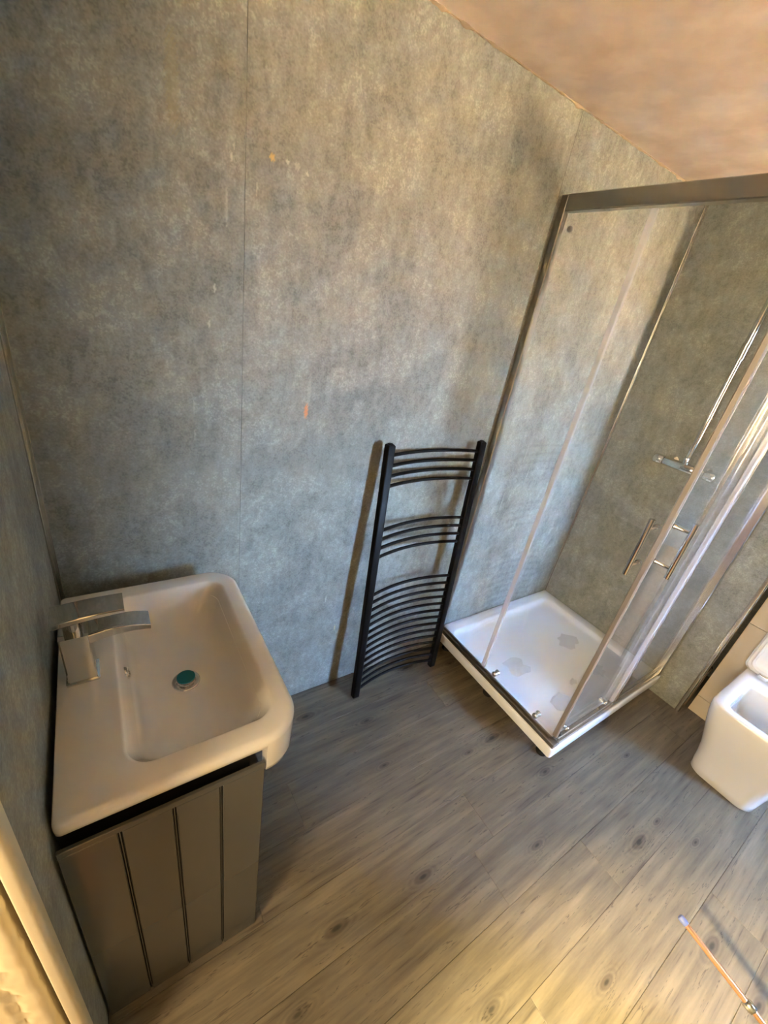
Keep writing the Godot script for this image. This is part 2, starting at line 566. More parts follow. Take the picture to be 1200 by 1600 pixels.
# uneven plaster edge of the doorway, facing +z, with a crack running down it
func reveal_mesh() -> ArrayMesh:
	var st := new_st()
	var n := FastNoiseLite.new()
	n.seed = 21
	n.frequency = 9.0
	var cols := 18
	var rows := 150
	var pt := func(i: int, j: int) -> Vector3:
		var y := 0.001 + (2.02 - 0.002) * j / rows
		var edge := -0.024 + 0.003 * n.get_noise_2d(y * 2.2, 3.0) + 0.0015 * n.get_noise_2d(y * 9.0, 8.0)
		var x := lerpf(edge, -0.139, float(i) / cols)
		var zz := 0.7535 + 0.0025 * n.get_noise_2d(x * 4.0, y * 2.0) + 0.001 * n.get_noise_2d(x * 30.0, y * 12.0)
		var crack := -0.055 + 0.012 * n.get_noise_2d(y * 1.6, 40.0)
		if absf(x - crack) < 0.0034:
			zz -= 0.005
		if i == 0:
			zz -= 0.004
		return Vector3(x, y, zz)
	st.set_smooth_group(0)
	for j in rows:
		for i in cols:
			quad(st, pt.call(i, j), pt.call(i + 1, j), pt.call(i + 1, j + 1), pt.call(i, j + 1), Vector3(0, 0, 1))
		st.set_smooth_group(0)
		var a: Vector3 = pt.call(0, j)
		var b: Vector3 = pt.call(0, j + 1)
		quad(st, a, b, Vector3(b.x, b.y, 0.742), Vector3(a.x, a.y, 0.742), Vector3(1, 0, 0))
	return done(st)

# ragged line of filler where boards meet the ceiling
func filler_bead() -> ArrayMesh:
	var st := new_st()
	var n := FastNoiseLite.new()
	n.seed = 3
	n.frequency = 6.0
	var loops := []
	for k in 181:
		var x := 0.0 + (XR - 0.005) * k / 180.0
		var r := 0.0025 + 0.005 * n.get_noise_1d(x * 2.0) + 0.003 * n.get_noise_1d(x * 9.0)
		r = maxf(r, 0.0008)
		loops.append(PackedVector3Array([Vector3(x, TOP + 0.001, -0.001), Vector3(x, TOP + 0.001, r), Vector3(x, TOP - r * 0.6, r * 0.7), Vector3(x, TOP - r * 1.6, 0.0008), Vector3(x, TOP - r * 1.6, -0.001)]))
	loft(st, loops, true, true, true)
	return done(st)

# ---------------------------------------------------------------- vanity
func build_vanity() -> void:
	var z0 := 0.085
	var z1 := 0.645
	var x1 := 0.339
	var h := 0.7155
	var v := thing("vanity_cabinet", "dark grey vanity cabinet with grooved side panel under the white basin", "cabinet", Vector3(0.17, 0, 0.36))
	part(v, "carcass", boxes([[Vector3(0.006, 0.06, z0), Vector3(x1 - 0.02, 0.655, z1 - 0.008)], [Vector3(0.006, 0.655, z1 - 0.045), Vector3(x1 - 0.02, 0.756, z1 - 0.033)], [Vector3(0.006, 0.655, z0 + 0.002), Vector3(x1 - 0.02, 0.756, z0 + 0.016)]]), M.cab_dark)
	# grooved side facing the room's front: four boards, beads in the grooves, and a top rail
	var gx := [0.006, 0.090, 0.174, 0.255, x1]
	for i in 4:
		part(v, "side_board", box(Vector3(gx[i] + (0.0028 if i > 0 else 0.0), 0.0, z1 - 0.008), Vector3(gx[i + 1] - (0.0028 if i < 3 else 0.0), h - 0.014, z1), 0.0016), M.cabinet)
		if i > 0:
			part(v, "groove_bead", tube([Vector3(gx[i], 0.001, z1 - 0.005), Vector3(gx[i], h - 0.016, z1 - 0.005)], 0.0016, 8), M.cabinet)
	part(v, "top_rail", box(Vector3(0.006, h - 0.0145, z1 - 0.008), Vector3(x1, h, z1), 0.0012), M.cabinet)
	for k in 2:
		var a := z0 + k * (z1 - z0 - 0.008) / 2.0
		var dr := part(v, "door", box(Vector3(x1 - 0.02, 0.06, a + 0.002), Vector3(x1, 0.665, a + (z1 - z0 - 0.008) / 2.0 - 0.002), 0.002), M.cabinet)
		var hz := a + (0.235 if k == 0 else 0.04)
		part(dr, "handle", tube([Vector3(x1, 0.50, hz), Vector3(x1 + 0.022, 0.50, hz), Vector3(x1 + 0.022, 0.62, hz), Vector3(x1, 0.62, hz)], 0.004, 8), M.chrome)
	part(v, "plinth", box(Vector3(0.02, 0.0, z0 + 0.01), Vector3(x1 - 0.021, 0.06, z1 - 0.009)), M.cab_dark)

	# semi-recessed basin
	var b := thing("wash_basin", "white ceramic semi-recessed wash basin on the dark grey cabinet", "basin", Vector3(0.2, 0.683, 0.358))
	var st := new_st()
	var bx0 := 0.010
	var bx1 := 0.419
	var bz0 := 0.070
	var bz1 := 0.646
	var ty := 0.787
	var loops := []
	# outside, from the underside of the edge up and over the rim, into the bowl; corners: (x1,z1) (x0,z1) (x0,z0) (x1,z0)
	var ring := func(i: float, y: float) -> PackedVector3Array:
		return lay(rrect(bx0 + i * 0.3, bx1 - i, bz0 + i, bz1 - i, [0.075 - i * 0.4, 0.012, 0.012, 0.075 - i * 0.4], 10, 8), y)
	loops.append(ring.call(0.06, 0.757))
	loops.append(ring.call(0.004, 0.757))
	loops.append(ring.call(0.0005, 0.761))
	loops.append(ring.call(0.0, 0.770))
	for k in 5:
		var t := PI / 2.0 * (k + 1) / 5.0
		loops.append(ring.call(0.012 * (1.0 - cos(t)), 0.775 + 0.012 * sin(t)))
	# bowl: opening from x .112 to .378, z .112 to .604
	var bowl := func(x0: float, x1b: float, i: float, y: float, r: float) -> PackedVector3Array:
		return lay(rrect(x0, x1b, 0.116 + i, 0.600 - i, [r, r, r, r], 10, 8), y)
	loops.append(bowl.call(0.109, 0.381, 0.0, ty - 0.0003, 0.045))
	loops.append(bowl.call(0.1125, 0.378, 0.003, ty - 0.0012, 0.043))
	loops.append(bowl.call(0.115, 0.374, 0.006, ty - 0.005, 0.041))
	loops.append(bowl.call(0.118, 0.369, 0.010, ty - 0.014, 0.040))
	loops.append(bowl.call(0.126, 0.357, 0.024, ty - 0.035, 0.040))
	loops.append(bowl.call(0.132, 0.344, 0.037, ty - 0.060, 0.042))
	loops.append(bowl.call(0.140, 0.330, 0.052, ty - 0.079, 0.045))
	loops.append(bowl.call(0.155, 0.312, 0.073, ty - 0.091, 0.048))
	loops.append(bowl.call(0.178, 0.294, 0.110, ty - 0.0955, 0.05))
	loops.append(bowl.call(0.205, 0.277, 0.170, ty - 0.098, 0.034))
	loops.append(bowl.call(0.222, 0.264, 0.218, ty - 0.100, 0.0208))
	loft(st, loops, false, true, false)
	part(b, "bowl", done(st), M.ceramic)
	# apron that hangs in front of the cabinet: follows the rounded front corners
	var ap := new_st()
	var outl := rrect(bx0, bx1, bz0, bz1, [0.075, 0.012, 0.012, 0.075], 12, 8)
	var run := PackedVector2Array()
	var start := 0
	for i in outl.size():
		if outl[i].x >= 0.3435 and outl[(i - 1 + outl.size()) % outl.size()].x < 0.3435:
			start = i
	for k in outl.size():
		var p := outl[(start + k) % outl.size()]
		if p.x < 0.3435:
			break
		run.append(p)
	run.insert(0, Vector2(0.3415, bz0))
	run.append(Vector2(0.3415, bz1))
	var cen := Vector2(0.29, 0.358)
	var strips := []
	for e in [[0.0, 0.772], [0.0, 0.700], [0.002, 0.688], [0.008, 0.683], [0.022, 0.683], [0.028, 0.690], [0.028, 0.757]]:
		var l := PackedVector3Array()
		for i in run.size():
			var tng := (run[mini(i + 1, run.size() - 1)] - run[maxi(i - 1, 0)]).normalized()
			var inw := Vector2(-tng.y, tng.x)
			if inw.dot(cen - run[i]) < 0.0:
				inw = -inw
			if i == 0:
				inw = Vector2(0, 1)
			elif i == run.size() - 1:
				inw = Vector2(0, -1)
			var q: Vector2 = run[i] + inw * e[0]
			l.append(Vector3(maxf(q.x, 0.3415), e[1], q.y))
		strips.append(l)
	ap.set_smooth_group(0)
	for s in strips.size() - 1:
		for i in run.size() - 1:
			var mid: Vector3 = (strips[s][i] + strips[s + 1][i + 1]) / 2.0
			var out := (mid - Vector3(0.3, 0.72, clampf(mid.z, 0.15, 0.56))).normalized()
			if s == 5:
				out = -out
			elif s >= 2 and s <= 4:
				out = Vector3.DOWN
			quad(ap, strips[s][i], strips[s][i + 1], strips[s + 1][i + 1], strips[s + 1][i], out)
	ap.set_smooth_group(-1)
	for side in [0, run.size() - 1]:
		for s in range(1, strips.size() - 1):
			tri(ap, strips[0][side], strips[s][side], strips[s + 1][side], Vector3(-1, 0, 0))
	part(b, "apron", done(ap), M.ceramic)
	# waste with teal film on its plug, and the overflow ring
	var wc := Vector3(0.243, 0.687, 0.358)
	var waste := part(b, "waste", lathe([[0.0, 0.0015], [0.018, 0.0015], [0.0195, 0.0025], [0.028, 0.003], [0.0305, 0.002], [0.031, 0.0]], wc, Vector3.UP, 32), M.chrome)
	part(waste, "plug", lathe([[0.0125, 0.002], [0.0125, 0.0085], [0.0205, 0.010], [0.021, 0.0135]], wc, Vector3.UP, 32), M.chrome)
	part(waste, "plug_film", lathe([[0.0203, 0.0137], [0.0203, 0.0147], [0.019, 0.0154]], wc, Vector3.UP, 32), M.teal, Vector3.ZERO, "teal protective film on the plug")
	var oc := Vector3(0.1285, 0.748, 0.338)
	var oax := Vector3(1, 0.25, 0).normalized()
	var ov := part(b, "overflow", lathe([[0.0078, 0.0005], [0.0085, 0.004], [0.0125, 0.004], [0.0145, -0.001]], oc, oax, 24), M.chrome)
	part(ov, "overflow_hole", lathe([[0.0078, 0.0], [0.0078, 0.0015]], oc, oax, 20), M.black)

	# mixer tap
	var t := thing("basin_tap", "square chrome mixer tap standing on the wash basin", "tap", Vector3(0.055, 0.787, 0.345))
	var tb := new_st()
	var tl := []
	for e in [[0.0, 0.027, 0.083, 0.318, 0.374], [0.004, 0.027, 0.083, 0.318, 0.374], [0.006, 0.030, 0.080, 0.321, 0.371], [0.06, 0.030, 0.078, 0.3215, 0.3705], [0.117, 0.029, 0.077, 0.322, 0.370]]:
		tl.append(lay(rrect(e[1], e[2], e[3], e[4], [0.003, 0.003, 0.003, 0.003], 3, 2), 0.787 + e[0]))
	loft(tb, tl, true, true, false, true)
	part(t, "body", done(tb), M.chrome)
	var sp := new_st()
	var sl := []
	for k in 11:
		var f := k / 10.0
		var x := lerpf(0.070, 0.182, f)
		var y := 0.896 + 0.010 * sin(f * 2.2) - 0.012 * f * f
		var hh := lerpf(0.017, 0.0095, f)
		sl.append(stand(rrect(y - hh, y + hh * 0.35, 0.323, 0.369, [0.002, 0.002, 0.002, 0.002], 3, 2), x))
	loft(sp, sl, true, true, true, true)
	part(t, "spout", done(sp), M.chrome)
	part(t, "cartridge", lathe([[0.016, 0.0], [0.016, 0.026]], Vector3(0.053, 0.903, 0.345), Vector3.UP, 24), M.chrome)
	var lv := new_st()
	sl = []
	for k in 9:
		var f := k / 8.0
		var x := lerpf(0.022, 0.140, f)
		var y := 0.945 + 0.004 * sin(f * PI * 0.75)
		var hh := lerpf(0.011, 0.006, f)
		sl.append(stand(rrect(y - hh, y + 0.004, 0.317, 0.373, [0.003, 0.003, 0.003, 0.003], 4, 2), x))
	loft(lv, sl, true, true, true, true)
	part(t, "lever", done(lv), M.chrome)

# ---------------------------------------------------------------- towel radiator leaning on the back wall
func build_radiator() -> void:
	var r := thing("towel_radiator", "black ladder towel radiator leaning against the grey back wall", "radiator", Vector3(1.166, 0, 0.1))
	var len := 1.147
	var zl := func(y: float) -> float: return 0.116 - 0.074 * y / 1.145
	for x in [0.947, 1.385]:
		var st := new_st()
		var hx := 0.0165
		var hz := 0.0135
		var loops := []
		for e in [[0.0, 0.004], [0.003, 0.0], [len - 0.004, 0.0], [len, 0.004]]:
			var l := PackedVector3Array()
			for p in rrect(-hx + e[1], hx - e[1], -hz + e[1], hz - e[1], [0.006, 0.006, 0.006, 0.006], 4, 2):
				l.append(Vector3(x + p.x, e[0] + 0.0005, zl.call(e[0]) + p.y))
			loops.append(l)
		loft(st, loops)
		var post := part(r, "post", done(st), M.black)
		part(post, "end_plug", lathe([[0.0095, 0.0], [0.0095, 0.002], [0.008, 0.003]], Vector3(x, len + 0.0005, zl.call(len)), Vector3.UP, 16), M.rubber)
	var ys := []
	for g in [[1.108, 4], [0.820, 4], [0.532, 14]]:
		for k in g[1]:
			ys.append(g[0] - 0.038 * k)
	for y in ys:
		var path := []
		for k in 17:
			var f := k / 16.0
			path.append(Vector3(lerpf(0.960, 1.372, f), y, zl.call(y) - 0.030 * (1.0 - pow(2.0 * f - 1.0, 2.0))))
		part(r, "bar", tube(path, 0.0065, 10), M.black)

# ---------------------------------------------------------------- shower
func build_shower() -> void:
	var t := thing("shower_tray", "white rectangular shower tray raised on small black feet", "shower tray", Vector3((XS + XR) / 2, 0, 0.373))
	var x1 := XR - 0.002
	var z0 := 0.002
	var st := new_st()
	var rl := func(i: float, y: float, r: float) -> PackedVector3Array:
		return lay(rrect(XS + i, x1 - i, z0 + i, ZF - i, [r, r, r, r], 6, 6), y)
	loft(st, [rl.call(0.012, 0.070, 0.01), rl.call(0.001, 0.071, 0.012), rl.call(0.0, 0.074, 0.012), rl.call(0.0, 0.114, 0.012), rl.call(0.0015, 0.1175, 0.012), rl.call(0.005, 0.119, 0.012),
		rl.call(0.052, 0.119, 0.05), rl.call(0.057, 0.1175, 0.05), rl.call(0.064, 0.111, 0.05), rl.call(0.072, 0.101, 0.05), rl.call(0.082, 0.096, 0.05), rl.call(0.10, 0.0945, 0.05), rl.call(0.30, 0.091, 0.05)])
	part(t, "pan", done(st), M.tray)
	for p in [Vector2(1.535, 0.69), Vector2(1.535, 0.37), Vector2(1.535, 0.06), Vector2(2.33, 0.69), Vector2(2.33, 0.06), Vector2(1.93, 0.69)]:
		part(t, "foot", lathe([[0.022, 0.0], [0.024, 0.004], [0.022, 0.012], [0.010, 0.014], [0.010, 0.07]], Vector3(p.x, 0.0005, p.y), Vector3.UP, 16), M.rubber)

	var e := thing("shower_enclosure", "corner-entry glass shower enclosure with two sliding doors and aluminium frame", "shower enclosure", Vector3((XS + XR) / 2, 0.119, 0.373))
	var hb := 0.1192
	var ht := 1.970
	var ax := XS + 0.004
	# wall profiles
	part(e, "wall_profile", box(Vector3(ax, hb, 0.001), Vector3(ax + 0.03, ht, 0.030), 0.003), M.dark_alu)
	part(e, "wall_profile", box(Vector3(XR - 0.036, hb, ZF - 0.034), Vector3(XR - 0.001, ht, ZF - 0.004), 0.003), M.alu)
	# rails, low and high, along both open sides
	part(e, "bottom_rail", boxes([[Vector3(ax, hb, 0.030), Vector3(ax + 0.030, hb + 0.022, ZF - 0.006)], [Vector3(ax + 0.010, hb + 0.022, 0.030), Vector3(ax + 0.014, hb + 0.034, ZF - 0.036)]], 0.002), M.dark_alu)
	part(e, "bottom_rail", boxes([[Vector3(ax + 0.0305, hb, ZF - 0.036), Vector3(XR - 0.036, hb + 0.022, ZF - 0.006)], [Vector3(ax + 0.034, hb + 0.022, ZF - 0.018), Vector3(XR - 0.036, hb + 0.034, ZF - 0.014)]], 0.002), M.alu)
	part(e, "top_rail", box(Vector3(ax - 0.004, ht - 0.048, 0.030), Vector3(ax + 0.030, ht, ZF - 0.006), 0.003), M.dark_alu)
	part(e, "top_rail", box(Vector3(ax + 0.0305, ht - 0.048, ZF - 0.036), Vector3(XR - 0.036, ht, ZF - 0.004), 0.003), M.dark_alu)
	# left side: fixed pane then sliding door
	var gb := hb + 0.024
	var gt := ht - 0.05
	var px := ax + 0.016
	var fixed := part(e, "fixed_pane", box(Vector3(px, gb, 0.030), Vector3(px + 0.005, gt, 0.330)), M.glass)
	part(fixed, "edge_seal", box(Vector3(px - 0.002, gb, 0.310), Vector3(px + 0.010, gt, 0.330), 0.002), M.seal)
	part(fixed, "fixing_screw", lathe([[0.010, 0.0], [0.0095, 0.006], [0.006, 0.009]], Vector3(px, 1.876, 0.062), Vector3(-1, 0, 0), 14), M.bumper)
	var dx := px + 0.012
	var dz1 := ZF - 0.032
	var da := part(e, "sliding_door", box(Vector3(dx, gb + 0.008, 0.318), Vector3(dx + 0.005, gt + 0.01, dz1)), M.glass)
	part(da, "edge_seal", box(Vector3(dx - 0.004, gb + 0.008, dz1 - 0.008), Vector3(dx + 0.010, gt + 0.01, dz1 + 0.012), 0.004), M.strip)
	for zz in [0.386, 0.620]:
		roller(da, Vector3(dx + 0.0, hb + 0.045, zz), Vector3(-1, 0, 0))
		roller(da, Vector3(dx + 0.0, ht - 0.022, zz), Vector3(-1, 0, 0))
	handle(da, Vector3(dx, 0.94, 0.690), Vector3(-1, 0, 0))
	# front side: sliding door from the corner, fixed pane by the wall
	var pz := ZF - 0.026
	var fb := part(e, "fixed_pane", box(Vector3(1.915, gb, pz), Vector3(XR - 0.036, gt, pz + 0.005)), M.glass)
	part(fb, "edge_seal", box(Vector3(1.915, gb, pz - 0.006), Vector3(1.945, gt, pz + 0.012), 0.003), M.seal)
	part(fb, "edge_seal", box(Vector3(1.932, gb, pz + 0.0125), Vector3(1.940, gt, pz + 0.016), 0.001), M.alu)
	var ez := pz - 0.012
	var db := part(e, "sliding_door", box(Vector3(ax + 0.052, gb + 0.008, ez), Vector3(1.935, gt + 0.01, ez + 0.005)), M.glass)
	part(db, "edge_seal", box(Vector3(ax + 0.046, gb + 0.008, ez - 0.004), Vector3(ax + 0.062, gt + 0.01, ez + 0.010), 0.004), M.seal)
	part(db, "edge_seal", box(Vector3(ax + 0.0625, gb + 0.008, ez - 0.002), Vector3(ax + 0.066, gt + 0.01, ez + 0.008), 0.001), M.alu)
	for xx in [1.575, 1.86]:
		roller(db, Vector3(xx, hb + 0.045, ez + 0.005), Vector3(0, 0, 1))
		roller(db, Vector3(xx, ht - 0.022, ez + 0.005), Vector3(0, 0, 1))
	handle(db, Vector3(1.572, 0.945, ez + 0.005), Vector3(0, 0, 1))

	# torn pieces of the tray's protective film
	rng.seed = 9
	var films := [
		[Vector3(2.14, 0.0962, 0.36), 0.075, "torn scrap of protective film lying mid-tray towards the mixer wall"],
		[Vector3(1.70, 0.0962, 0.37), 0.075, "larger sheet of clear film stuck on the tray by the left glass"],
		[Vector3(1.74, 0.0962, 0.60), 0.06, "wrinkled clear film in the tray's front corner behind the meeting doors"],
		[Vector3(1.905, 0.0962, 0.555), 0.03, "tiny torn flake of film near the middle front of the tray"],
		[Vector3(2.10, 0.0962, 0.56), 0.06, "crumpled clear film on the tray behind the front glass"],
	]
	for f in films:
		var th := thing("film_scrap", f[2], "plastic film", f[0], "torn protective film in the shower tray")
		part(th, "sheet", film_mesh(f[1]), M.film, f[0])

	# bar mixer with riser rail on the right wall
	var m := thing("shower_mixer", "chrome bar shower valve with riser rail on the shower's end wall", "shower mixer", Vector3(XR, 1.127, 0.405))
	var mc := Vector3(XR - 0.052, 1.127, 0.405)
	part(m, "valve_bar", lathe([[0.016, -0.088], [0.021, -0.084], [0.021, 0.084], [0.016, 0.088]], mc, Vector3(0, 0, 1), 28), M.chrome)
	for s in [-1.0, 1.0]:
		var kn := part(m, "control_knob", lathe([[0.019, 0.090], [0.022, 0.092], [0.023, 0.126], [0.020, 0.132], [0.008, 0.134]], mc, Vector3(0, 0, s), 28), M.chrome)
		part(kn, "grip_rib", tube([mc + Vector3(-0.022, 0, s * 0.095), mc + Vector3(-0.022, 0, s * 0.124)], 0.003, 8), M.chrome)
		part(m, "wall_union", lathe([[0.030, 0.0], [0.030, 0.006], [0.017, 0.010], [0.016, 0.040]], Vector3(XR - 0.0005, 1.127, 0.405 + s * 0.072), Vector3(-1, 0, 0), 24), M.chrome)
	var rail := part(m, "riser_rail", tube([Vector3(mc.x, 1.127, 0.405), Vector3(mc.x, 1.60, 0.405)], 0.0120, 18), M.chrome)
	part(rail, "upper_tube", tube([Vector3(mc.x, 1.66, 0.405), Vector3(mc.x, 2.02, 0.405)], 0.0135, 18), M.chrome)
	part(rail, "slide_collar", lathe([[0.0155, 0.0], [0.0155, 0.06]], Vector3(mc.x, 1.60, 0.405), Vector3.UP, 20), M.alu)
	part(m, "rail_bracket", tube([Vector3(XR - 0.0005, 1.98, 0.405), Vector3(mc.x, 1.98, 0.405)], 0.009, 12), M.chrome)
	part(m, "hose_outlet", lathe([[0.012, 0.0], [0.012, 0.03], [0.009, 0.034]], mc + Vector3(-0.004, 0.018, 0.0), Vector3(-0.35, 1, 0.0).normalized(), 18), M.chrome)

func roller(parent: Node3D, at: Vector3, axis: Vector3) -> void:
	var w := part(parent, "roller", lathe([[0.013, -0.016], [0.013, -0.007], [0.010, -0.006], [0.010, 0.004], [0.012, 0.005], [0.012, 0.012], [0.008, 0.015]], at, axis, 18), M.chrome)
	w.set_meta("label", "small chrome door roller")

func handle(parent: Node3D, at: Vector3, out: Vector3) -> void:
	var h := part(parent, "handle", tube([at + out * 0.050, at + out * 0.050 + Vector3(0, 0.195, 0)], 0.0080, 16), M.chrome, Vector3.ZERO, "slim chrome bar handle")
	for y in [0.033, 0.162]:
		part(h, "standoff", lathe([[0.008, -0.012], [0.008, 0.004], [0.0055, 0.008], [0.0055, 0.048]], at + Vector3(0, y, 0), out, 14), M.chrome)

func film_mesh(r: float) -> ArrayMesh:
	var st := new_st()
	var n := 14
	var rim := PackedVector3Array()
	var mid := PackedVector3Array()
	for k in n:
		var t := TAU * k / n
		var q := r * rng.randf_range(0.55, 1.1)
		rim.append(Vector3(cos(t) * q, rng.randf_range(0.0005, 0.006), sin(t) * q * 0.8))
		mid.append(Vector3(cos(t) * q * 0.5, rng.randf_range(0.0005, 0.003), sin(t) * q * 0.4))
	st.set_smooth_group(-1)
	for k in n:
		var j := (k + 1) % n
		quad(st, mid[k], mid[j], rim[j], rim[k], Vector3.UP)
		tri(st, Vector3(0, 0.001, 0), mid[k], mid[j], Vector3.UP)
		var d := Vector3(0, 0.0004, 0)
		quad(st, mid[k] - d, mid[j] - d, rim[j] - d, rim[k] - d, Vector3.DOWN)
		tri(st, Vector3(0, 0.001, 0) - d, mid[k] - d, mid[j] - d, Vector3.DOWN)
		quad(st, rim[k], rim[j], rim[j] - d, rim[k] - d, rim[k])
	return done(st)

# ---------------------------------------------------------------- toilet corner
func build_toilet() -> void:
	# low tiled box that hides the cistern
	var c := thing("cistern_boxing", "cream tiled cistern boxing with a ledge behind the toilet", "boxing", Vector3(2.66, 0, 2.0))
	part(c, "frame", box(Vector3(2.482, 0.0, 0.896), Vector3(XW - 0.002, 0.712, ZW - 0.002)), M.timber)
	part(c, "grout_bed", box(Vector3(2.4725, 0.0, 0.893), Vector3(2.482, 0.712, ZW - 0.003)), M.grout)
	var rows := [[0.0, 0.0995], [0.1005, 0.5675], [0.5685, 0.720]]
	var k := 0
	for rw in rows:
		var z := 0.8925
		while z < ZW - 0.05:
			var z1 := minf(z + 0.60, ZW - 0.004)
			part(c, "tile", box(Vector3(2.468, rw[0] + 0.0005, z + 0.0008), Vector3(2.4725, rw[1], z1 - 0.0008), 0.001), M.tile[k % 3])
			k += 1
			z += 0.60
	var z2 := 0.8925
	while z2 < ZW - 0.05:
		part(c, "tile", box(Vector3(2.4735, 0.712, z2 + 0.0008), Vector3(XW - 0.003, 0.720, minf(z2 + 0.60, ZW - 0.004) - 0.0008), 0.001), M.tile[k % 3])
		k += 1
		z2 += 0.60
	# soil pipe and its bend in the gap between the partition and the boxing
	var sp := thing("soil_pipe", "black vertical pipe in the gap beside the tiled boxing", "pipe", Vector3(2.455, 0, 0.845))
	part(sp, "pipe_run", tube([Vector3(2.455, 0.27, 0.845), Vector3(2.455, 1.9, 0.845)], 0.030, 24), M.black_gloss)
	part(sp, "pipe_bend", tube([Vector3(2.455, 0.001, 0.845), Vector3(2.455, 0.16, 0.845), Vector3(2.455, 0.25, 0.845)], 0.036, 24), M.brown_plastic)
	part(sp, "collar", lathe([[0.036, 0.0], [0.040, 0.004], [0.040, 0.028], [0.036, 0.032]], Vector3(2.455, 0.245, 0.845), Vector3.UP, 24), M.black_gloss)

	var t := thing("toilet", "white square toilet with seat raised beside the tiled boxing", "toilet", Vector3(2.25, 0, 1.155))
	var zc := 1.155
	var st := new_st()
	var sec := func(xf: float, hw: float, y: float, r: float, xb := 2.466) -> PackedVector3Array:
		return lay(rrect(xf, xb, zc - hw, zc + hw, [0.02, r, r, 0.02], 9, 6), y)
	var loops := []
	for e in [[2.106, 0.112, 0.0005, 0.05], [2.101, 0.117, 0.006, 0.052], [2.097, 0.120, 0.04, 0.055], [2.090, 0.125, 0.09, 0.058], [2.074, 0.133, 0.15, 0.06], [2.048, 0.146, 0.22, 0.06], [2.018, 0.158, 0.29, 0.058], [1.995, 0.167, 0.35, 0.055], [1.985, 0.171, 0.39, 0.052], [1.982, 0.172, 0.410, 0.05], [1.983, 0.171, 0.416, 0.05], [1.987, 0.167, 0.420, 0.048]]:
		loops.append(sec.call(e[0], e[1], e[2], e[3]))
	for e in [[2.014, 0.128, 0.420, 0.035, 2.262], [2.018, 0.124, 0.418, 0.034, 2.258], [2.020, 0.122, 0.410, 0.034, 2.257], [2.022, 0.121, 0.36, 0.036, 2.262], [2.045, 0.108, 0.28, 0.045, 2.262], [2.09, 0.085, 0.215, 0.05, 2.25], [2.14, 0.055, 0.190, 0.04, 2.235]]:
		loops.append(sec.call(e[0], e[1], e[2], e[3], e[4]))
	loft(st, loops)
	part(t, "pan", done(st), M.ceramic)
	# raised seat ring and lid, leaning back onto the boxing
	var tilt := 0.13
	var hinge := Vector3(2.352, 0.430, zc)
	var turn := func(l: PackedVector3Array) -> PackedVector3Array:
		var o := PackedVector3Array()
		for p in l:
			o.append(Vector3(hinge.x + p.x * cos(tilt) + p.y * sin(tilt), hinge.y + p.y * cos(tilt) - p.x * sin(tilt), p.z))
		return o
	var slab := func(a: float, b: float, w: float, x: float, r: float) -> PackedVector3Array:
		return turn.call(stand(rrect(a, b, zc - w, zc + w, [r, r, 0.03, 0.03], 9, 6), x))
	var ss := new_st()
	loft(ss, [slab.call(0.085, 0.375, 0.118, 0.004, 0.06), slab.call(0.004, 0.418, 0.178, 0.004, 0.085), slab.call(0.0, 0.422, 0.182, 0.006, 0.088), slab.call(0.0, 0.422, 0.182, 0.010, 0.088), slab.call(0.003, 0.419, 0.179, 0.018, 0.086),
		slab.call(0.083, 0.377, 0.120, 0.018, 0.06), slab.call(0.085, 0.375, 0.118, 0.004, 0.06)], false, false, false)
	var seat := part(t, "seat", done(ss), M.seat)
	var rim := new_st()
	loft(rim, [slab.call(0.012, 0.410, 0.170, 0.0035, 0.08), slab.call(0.012, 0.410, 0.170, -0.001, 0.08), slab.call(0.016, 0.406, 0.166, -0.002, 0.078), slab.call(0.022, 0.400, 0.160, 0.0035, 0.075)], false, false, true)
	part(seat, "seat_lip", done(rim), M.seat)
	for s in [-1.0, 1.0]:
		var bc: Vector3 = turn.call(PackedVector3Array([Vector3(0.003, 0.14, zc + s * 0.142)]))[0]
		part(seat, "bumper", lathe([[0.011, 0.0], [0.011, 0.006], [0.009, 0.008]], bc, Vector3(-cos(tilt), sin(tilt), 0), 18), M.bumper)
		part(seat, "hinge_block", box(Vector3(hinge.x - 0.012, hinge.y - 0.009, zc + s * 0.11 - 0.018), Vector3(hinge.x + 0.02, hinge.y + 0.014, zc + s * 0.11 + 0.018), 0.003), M.chrome)
	var ls := new_st()
	loft(ls, [slab.call(-0.004, 0.430, 0.184, 0.0215, 0.09), slab.call(-0.008, 0.434, 0.188, 0.024, 0.092), slab.call(-0.008, 0.434, 0.188, 0.032, 0.092), slab.call(-0.002, 0.428, 0.182, 0.038, 0.09)])
	part(t, "lid", done(ls), M.seat)

	# loose copper pipes on the floor by the doorway side
	copper_pipe(Vector3(1.322, 0.200, 1.262), Vector3(1.345, 0.115, 1.60), "slim copper pipe with a blue-grey end cap rising over the floor by the toilet")
	copper_pipe(Vector3(0.905, 0.200, 1.292), Vector3(0.925, 0.115, 1.60), "capped copper pipe nearer the doorway, casting its shadow on the sunlit planks")

